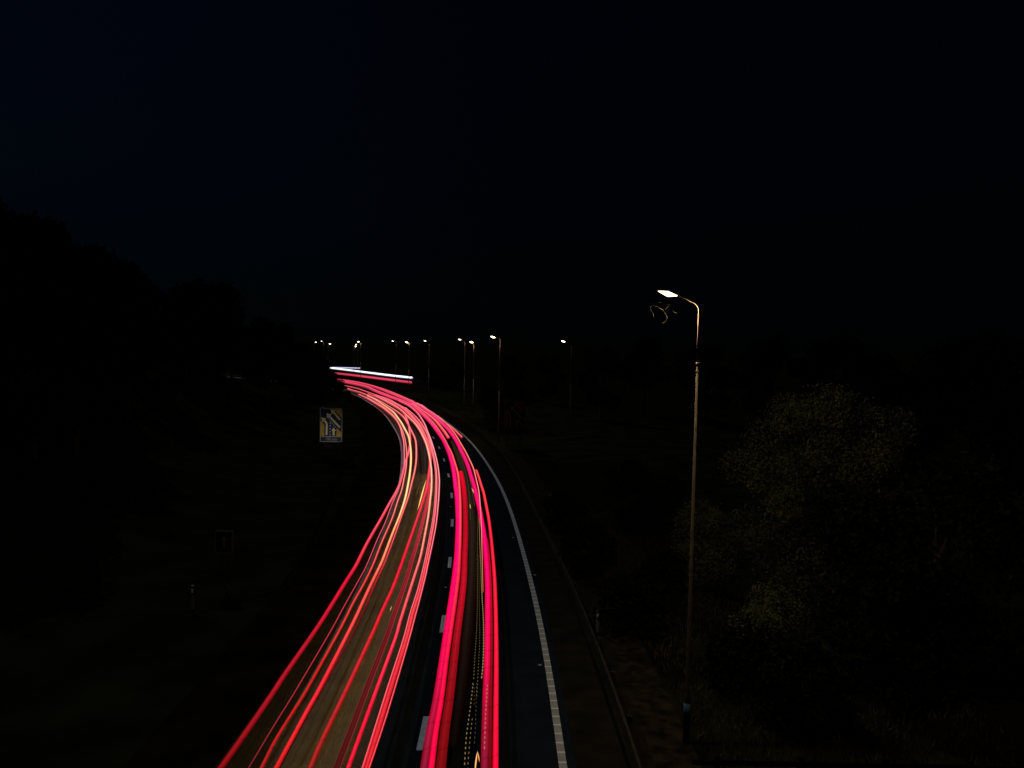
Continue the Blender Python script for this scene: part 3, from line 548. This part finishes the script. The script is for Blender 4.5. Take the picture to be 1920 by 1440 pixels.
R2e = [(914, 1010), (918, 1052), (920.3, 1100), (921.5, 1171), (921, 1242), (920, 1312), (919, 1383), (918.5, 1440)]
Wf = wpath(R2e); streak('dark_red_strand', None, [.05, .08, .09, .09], .06, [(v_, tuple(c*.85 for c in col)) for v_, col in DKR], T_WIDE, W=Wf, parent=r2, origin=Wd[-1, :3], edge=.8)
trail('thin salmon trail hugging the right ribbon from the bend down', [(790, 760), (811, 775.5), (823, 783), (836, 794.5), (848, 808), (858, 822), (863, 831), (872.5, 847), (881, 864), (888, 880), (893, 900), (897, 917), (899.5, 937.5), (901, 960), (902.5, 985), (903.5, 1020), (904.5, 1060), (905.5, 1110)], [.16, .13, .10, .06, .035], .14, [(760, LIN(250, 100, 112)), (850, LIN(255, 110, 95)), (930, LIN(255, 140, 130)), (1110, LIN(200, 120, 70))])
trail('short coral trail ending beside the right edge line', [(782, 757), (798, 767), (815, 778), (831.7, 791.5), (848, 803), (858, 812.5), (865.5, 819.5)], [.3, .24, .17], .15, [(760, LIN(240, 78, 108)), (820, LIN(240, 64, 80))])
# brown glow of lit vehicle bodies between the ribbons
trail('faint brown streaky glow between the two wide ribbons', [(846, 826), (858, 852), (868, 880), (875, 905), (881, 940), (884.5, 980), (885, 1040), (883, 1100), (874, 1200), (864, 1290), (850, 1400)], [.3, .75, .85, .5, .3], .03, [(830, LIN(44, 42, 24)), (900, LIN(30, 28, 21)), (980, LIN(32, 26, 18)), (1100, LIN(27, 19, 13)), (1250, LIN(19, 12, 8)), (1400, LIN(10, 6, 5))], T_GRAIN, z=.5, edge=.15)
# yellow beaded tracks
YB = [(800, LIN(178, 156, 102))]
def beads(label, pts, rad, ramp=YB, z=.6, per=.26, fill=.6, gain=1.0):
    gain *= .5; P = catmull(pts, 10); W = resample(np.array([[*gp(u, v_, z)] for u, v_ in P]), .02); o = W[-1]
    a = MB(); s_ = 0; stp = max(1, int(per/.02)); n_ = int(stp*fill)
    for i in range(0, len(W)-n_, stp):
        seg = W[i:i+n_+1:max(1, n_//3)]-o; a.tube(seg, [rad*.4]+[rad]*(len(seg)-2)+[rad*.4], 5)
    c = np.tile(np.array(ramp[0][1])*gain, (len(a.v), 1)); ob = mesh_obj('beaded_trail', a.v, a.f, T_FLAT, None, True, [(0, .5)]*len(a.v), c)
    ob.location = tuple(o); return tag(ob, label, 'light trail', 'beaded yellow light tracks')
beads('beaded yellow track left of all, reaching the bottom between the ribbons', [(887, 1281), (883.5, 1313), (879, 1347), (874, 1385.5), (870.5, 1445)], .014)
beads('faint short beaded track leaving the tip of the leftmost beaded one', [(887.5, 1282), (889, 1290), (889, 1322)], .008, gain=.35)
beads('second beaded yellow track from the left, starting lower down', [(885.5, 1347), (883.5, 1365), (881, 1389), (876.5, 1445)], .012, gain=.7)
beads('dim beaded track in the gap nearest the right ribbon', [(893.6, 1280), (892.6, 1320), (891.5, 1360), (889, 1400)], .009, gain=.35)
beads('long upper beaded line at the left of the beaded group', [(896, 960), (895.5, 1010), (895, 1060), (895, 1105), (894, 1171), (890, 1240), (888, 1275)], .012, gain=.7)
beads('bright golden beaded line curving to a bright end', [(897.5, 953), (900, 1027), (902, 1070), (903, 1105), (906, 1155), (906.8, 1200), (905.5, 1245), (902.5, 1276)], .020, gain=1.3, fill=.8)
beads('middle beaded line of the upper golden group', [(898, 1040), (898.3, 1114), (899.5, 1194), (897, 1250), (893.6, 1312)], .011, gain=.6)
beads('greyish beaded line at the top between the ribbons', [(858, 838), (866, 860), (873, 885), (878, 910), (880.5, 940), (882, 975)], .028, gain=.28, per=.5)
beads('second greyish beaded line beside the right ribbon top', [(862, 838), (872, 864), (879, 890), (885, 920), (890, 950)], .028, gain=.30, per=.5)
beads('peach beaded track lying on the right ribbon', [(914, 1284), (912.6, 1310), (911, 1335.5), (909, 1380), (908, 1412)], .013, [(0, LIN(250, 165, 115))], z=.96)
beads('dim dotted track on the left lane beside the cream trail', [(796, 842), (797, 865), (796.7, 883), (793.5, 900), (790, 917)], .022, gain=.30, per=.6)
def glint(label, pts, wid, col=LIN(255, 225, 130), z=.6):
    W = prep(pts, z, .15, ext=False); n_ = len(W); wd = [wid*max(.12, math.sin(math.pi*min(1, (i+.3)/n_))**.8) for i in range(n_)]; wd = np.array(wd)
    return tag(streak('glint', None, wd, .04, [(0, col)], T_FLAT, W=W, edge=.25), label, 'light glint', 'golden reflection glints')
glint('bright yellow flame-shaped glint beside the crimson trail in the left lane', [(799, 900), (795, 914), (790, 932), (785, 950), (782.5, 956)], .13)
glint('thin paler glint left of the flame-shaped one', [(787, 905), (784, 918), (780, 932)], .035, LIN(110, 95, 60))
glint('tiny yellow fleck on the brown lane', [(734.3, 1137), (733, 1141), (731.3, 1146)], .045, LIN(190, 180, 110))
glint('hooked golden glint at the bottom edge, left leg', [(895.3, 1410), (893.5, 1420), (891.5, 1437), (891, 1450)], .045, LIN(255, 215, 130))
glint('hooked golden glint at the bottom edge, right leg', [(895.3, 1410), (897, 1418), (899, 1429)], .04, LIN(225, 175, 95))
glint('yellow spark touching the right ribbon near the bend', [(884.5, 915), (887.5, 922), (890.5, 929.5)], .07)
glint('small yellow spark in the middle of the brown glow', [(880.8, 945), (881.5, 950), (882.3, 954)], .07, LIN(230, 200, 110))
# headlight trails on the further carriageway
tag(streak('headlight_trail', [(620, 690.3), (632, 691.8), (655, 694.5), (676, 697.3), (705, 701), (735, 705), (755, 707), (772, 708.8)], .6, .72, WHITE_, T_FLAT, .65, edge=.97, step=2), 'long white headlight trail crossing behind the bend', 'light trail', 'white headlight trails')
tag(streak('headlight_trail', [(622, 689.6), (640, 689.8), (658, 690.4), (675, 690.8)], .5, .6, [(0, (.62, .63, .9))], T_FLAT, .65, edge=.97, step=2), 'short upper white headlight trail branching left', 'light trail', 'white headlight trails')
tag(streak('light_trail', [(628, 700.5), (655, 703.3), (690, 707.5), (735, 713.3), (771, 717.8)], .5, .72, SMEAR, T_GRAIN, .85, edge=.9, step=1), 'fuzzy pink-red smear just below the white headlight trail', 'light trail', TG)

# ---------------------------------------------------------------- trees and shrubs
def crown_mesh(name, H, R, nleaf, leaf, m, base=.25, lobes=14, seed=0):
    g_ = np.random.default_rng(seed); V = []; Fc = []
    C = []
    for i in range(lobes):
        t_ = g_.uniform(base, .95); rr = R*(math.sin(math.pi*min(1, (t_-base*.6)/(1.05-base*.6)))**.7)*g_.uniform(.2, .8); a_ = g_.uniform(0, 6.283)
        C.append((rr*math.cos(a_), rr*math.sin(a_), t_*H, g_.uniform(.22, .42)*R*(14/lobes)**.3))
    C = np.array(C); k = g_.integers(0, lobes, nleaf); d = g_.normal(size=(nleaf, 3)); d /= np.linalg.norm(d, axis=1)[:, None]
    rad = C[k, 3]*g_.uniform(.35, 1.12, nleaf)**.6*np.where(g_.random(nleaf) < .12, g_.uniform(1, 1.5, nleaf), 1); P = C[k, :3]+d*rad[:, None]*np.array([1, 1, .85])
    # little sprays of leaves
    P += g_.normal(size=(nleaf, 3))*leaf*.7; P[:, 2] = np.maximum(P[:, 2], .05*H)
    a1 = g_.normal(size=(nleaf, 3)); a1 /= np.linalg.norm(a1, axis=1)[:, None]; a2 = np.cross(a1, g_.normal(size=(nleaf, 3))); a2 /= np.linalg.norm(a2, axis=1)[:, None]
    s_ = leaf*g_.uniform(.6, 1.3, nleaf)[:, None]; w_ = s_*.55
    q = np.stack([P-a1*s_, P-a2*w_, P+a1*s_, P+a2*w_], 1).reshape(-1, 3)
    me = bpy.data.meshes.new(name); me.vertices.add(len(q)); me.vertices.foreach_set('co', q.ravel())
    me.loops.add(len(q)); me.loops.foreach_set('vertex_index', np.arange(len(q))); me.polygons.add(nleaf)
    me.polygons.foreach_set('loop_start', np.arange(nleaf)*4); me.polygons.foreach_set('loop_total', np.full(nleaf, 4)); me.update(calc_edges=True); me.materials.append(m); return me, C
def tree_proto(H, R, nleaf, leaf, m, seed, base=.25, lobes=14):
    me, C = crown_mesh('crown', H, R, nleaf, leaf, m, base, lobes, seed=seed)
    a = MB(); a.tube([(0, 0, -.3), (.05, 0, H*.2), (-.05, .05, H*.5), (.05, 0, H*.8)], [H*.022, H*.017, H*.011, H*.004], 9)
    for c in C[:9]:
        z0 = c[2]*.55; a.tube([(0, 0, z0), (c[0]*.5, c[1]*.5, z0+(c[2]-z0)*.6), (c[0], c[1], c[2])], [H*.008, H*.005, H*.002], 6)
    tr = bpy.data.meshes.new('trunk'); tr.from_pydata(a.v, [], a.f); tr.materials.append(BARK); return me, tr
def place(name, proto, x, y, s, rz, label, cat, group):
    r = empty(name, (x, y, tz(x, y)-.05), rz); tag(r, label, cat, group)
    for nm, me in (('crown', proto[0]), ('trunk', proto[1])):
        o = bpy.data.objects.new(nm if cat == 'tree' or nm == 'trunk' else 'foliage', me); COL.objects.link(o); o.parent = r; o.scale = (s, s, s)
    return r
PA = [tree_proto(12, 4.6, 9000, .26, LEAFD, 3+i) for i in range(3)]
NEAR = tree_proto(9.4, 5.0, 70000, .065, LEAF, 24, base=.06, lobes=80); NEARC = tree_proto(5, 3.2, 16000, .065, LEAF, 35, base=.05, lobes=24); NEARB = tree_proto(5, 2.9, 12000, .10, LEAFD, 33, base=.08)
SH = tree_proto(3.2, 2.3, 3200, .14, LEAFD, 44, base=.05)
def by_top(u, vtop, dist, H):         # stand a tree of prototype height H so that its top reaches the skyline
    x = dp(u, vtop, dist); g_ = tz(x.x, dist); return x.x, dist, max(.3, (x.z-g_)/(H*.99))
k = 0
for (u, vt, d) in [(-40, 405, 52), (30, 402, 56), (105, 432, 62), (170, 470, 66), (215, 497, 80), (270, 527, 90), (345, 524, 105), (395, 540, 112), (435, 572, 122), (478, 597, 130), (520, 615, 140), (555, 634, 150), (585, 655, 158), (-120, 430, 45), (60, 520, 48), (140, 560, 52), (240, 590, 66), (330, 610, 80), (420, 630, 95), (500, 655, 110), (602, 668, 165)]:
    x, y, s = by_top(u, vt, d, 12); place('tree', PA[k % 3], x, y, s, k*1.7, 'dark leafy tree in black silhouette on the left bank', 'tree', 'silhouetted trees on the left bank'); k += 1
for (u, vt, d) in [(1130, 655, 120), (1210, 640, 135), (1330, 640, 120), (1430, 632, 105), (1560, 640, 90), (1650, 650, 80), (1740, 655, 75), (1830, 640, 68), (1920, 630, 62), (1030, 668, 150), (960, 672, 165), (850, 676, 190), (1990, 650, 50)]:
    x, y, s = by_top(u, vt, d, 12); place('tree', PA[k % 3], x, y, s, k*1.7, 'dark tree in the unlit wood on the right', 'tree', 'dark trees on the right'); k += 1
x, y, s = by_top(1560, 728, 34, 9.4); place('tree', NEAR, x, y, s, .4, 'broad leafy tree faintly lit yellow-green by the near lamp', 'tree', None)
x, y, s = by_top(1205, 868, 46, 5); place('tree', NEARB, x, y, s, 1.1, 'low bushy dark tree left of the near lamp pole', 'tree', None)
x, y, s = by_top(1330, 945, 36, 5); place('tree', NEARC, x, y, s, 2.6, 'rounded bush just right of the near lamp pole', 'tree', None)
x, y, s = by_top(1760, 860, 27, 5); place('tree', NEARB, x, y, s, 4.1, 'dark bush right of the faintly lit tree', 'tree', None)
x, y, s = by_top(948, 714, 105, 5); place('tree', NEARB, x, y, s, 5.0, 'round low tree behind the unlit lane sign', 'tree', None)
x, y, s = by_top(1440, 1105, 26, 5); place('tree', NEARC, x, y, s, 5.6, 'leafy bush under the lit tree beyond the timber fence', 'tree', None)
for i, (u, v_, d) in enumerate([(628, 705, 172), (615, 696, 180), (600, 690, 176), (640, 722, 165), (652, 733, 158), (585, 700, 150), (560, 720, 140), (815, 690, 200), (840, 700, 190)]):
    x, y, s = by_top(u, v_, d, 3.2); place('shrub', SH, x, y, s, i, 'dark shrub at the rim of the bank or verge by the bend', 'shrub', 'dark shrubs by the bend')
for i, (u, v_) in enumerate([(1180, 1130), (1235, 1080), (1100, 1010), (1060, 940), (1390, 1230), (1500, 1300), (1640, 1250)]):
    p = gp(u, v_+60); place('shrub', SH, p.x, p.y, .7, i*2, 'low dark shrub on the right verge', 'shrub', 'low shrubs on the right verge')
# rough grass on the right verge, uncountable
g_ = np.random.default_rng(5); n_ = 26000; V = np.empty((n_, 3, 3)); yy = g_.uniform(17, 75, n_)**1.0; xx = np.interp(yy, B[:, 1], B[:, 0])+g_.uniform(.3, 1, n_)**1.4*11
hh = g_.uniform(.08, .3, n_); aa = g_.uniform(0, 6.28, n_); zz = terrain(xx[None], yy[None])[0]
V[:, 0] = np.stack([xx-np.cos(aa)*.02, yy-np.sin(aa)*.02, zz], 1); V[:, 1] = np.stack([xx+np.cos(aa)*.02, yy+np.sin(aa)*.02, zz], 1)
V[:, 2] = np.stack([xx+g_.normal(0, .07, n_), yy+g_.normal(0, .07, n_), zz+hh], 1)
me = bpy.data.meshes.new('grass'); me.vertices.add(n_*3); me.vertices.foreach_set('co', V.ravel()); me.loops.add(n_*3); me.loops.foreach_set('vertex_index', np.arange(n_*3))
me.polygons.add(n_); me.polygons.foreach_set('loop_start', np.arange(n_)*3); me.polygons.foreach_set('loop_total', np.full(n_, 3)); me.update(calc_edges=True)
me.materials.append(mat('grass_blades', (.10, .085, .035), .9, noise=.8, col2=(.03, .03, .012), spec=0)); o = bpy.data.objects.new('grass', me); COL.objects.link(o); o['kind'] = 'stuff'
tag(o, 'rough unmown grass on the right verge', 'grass')
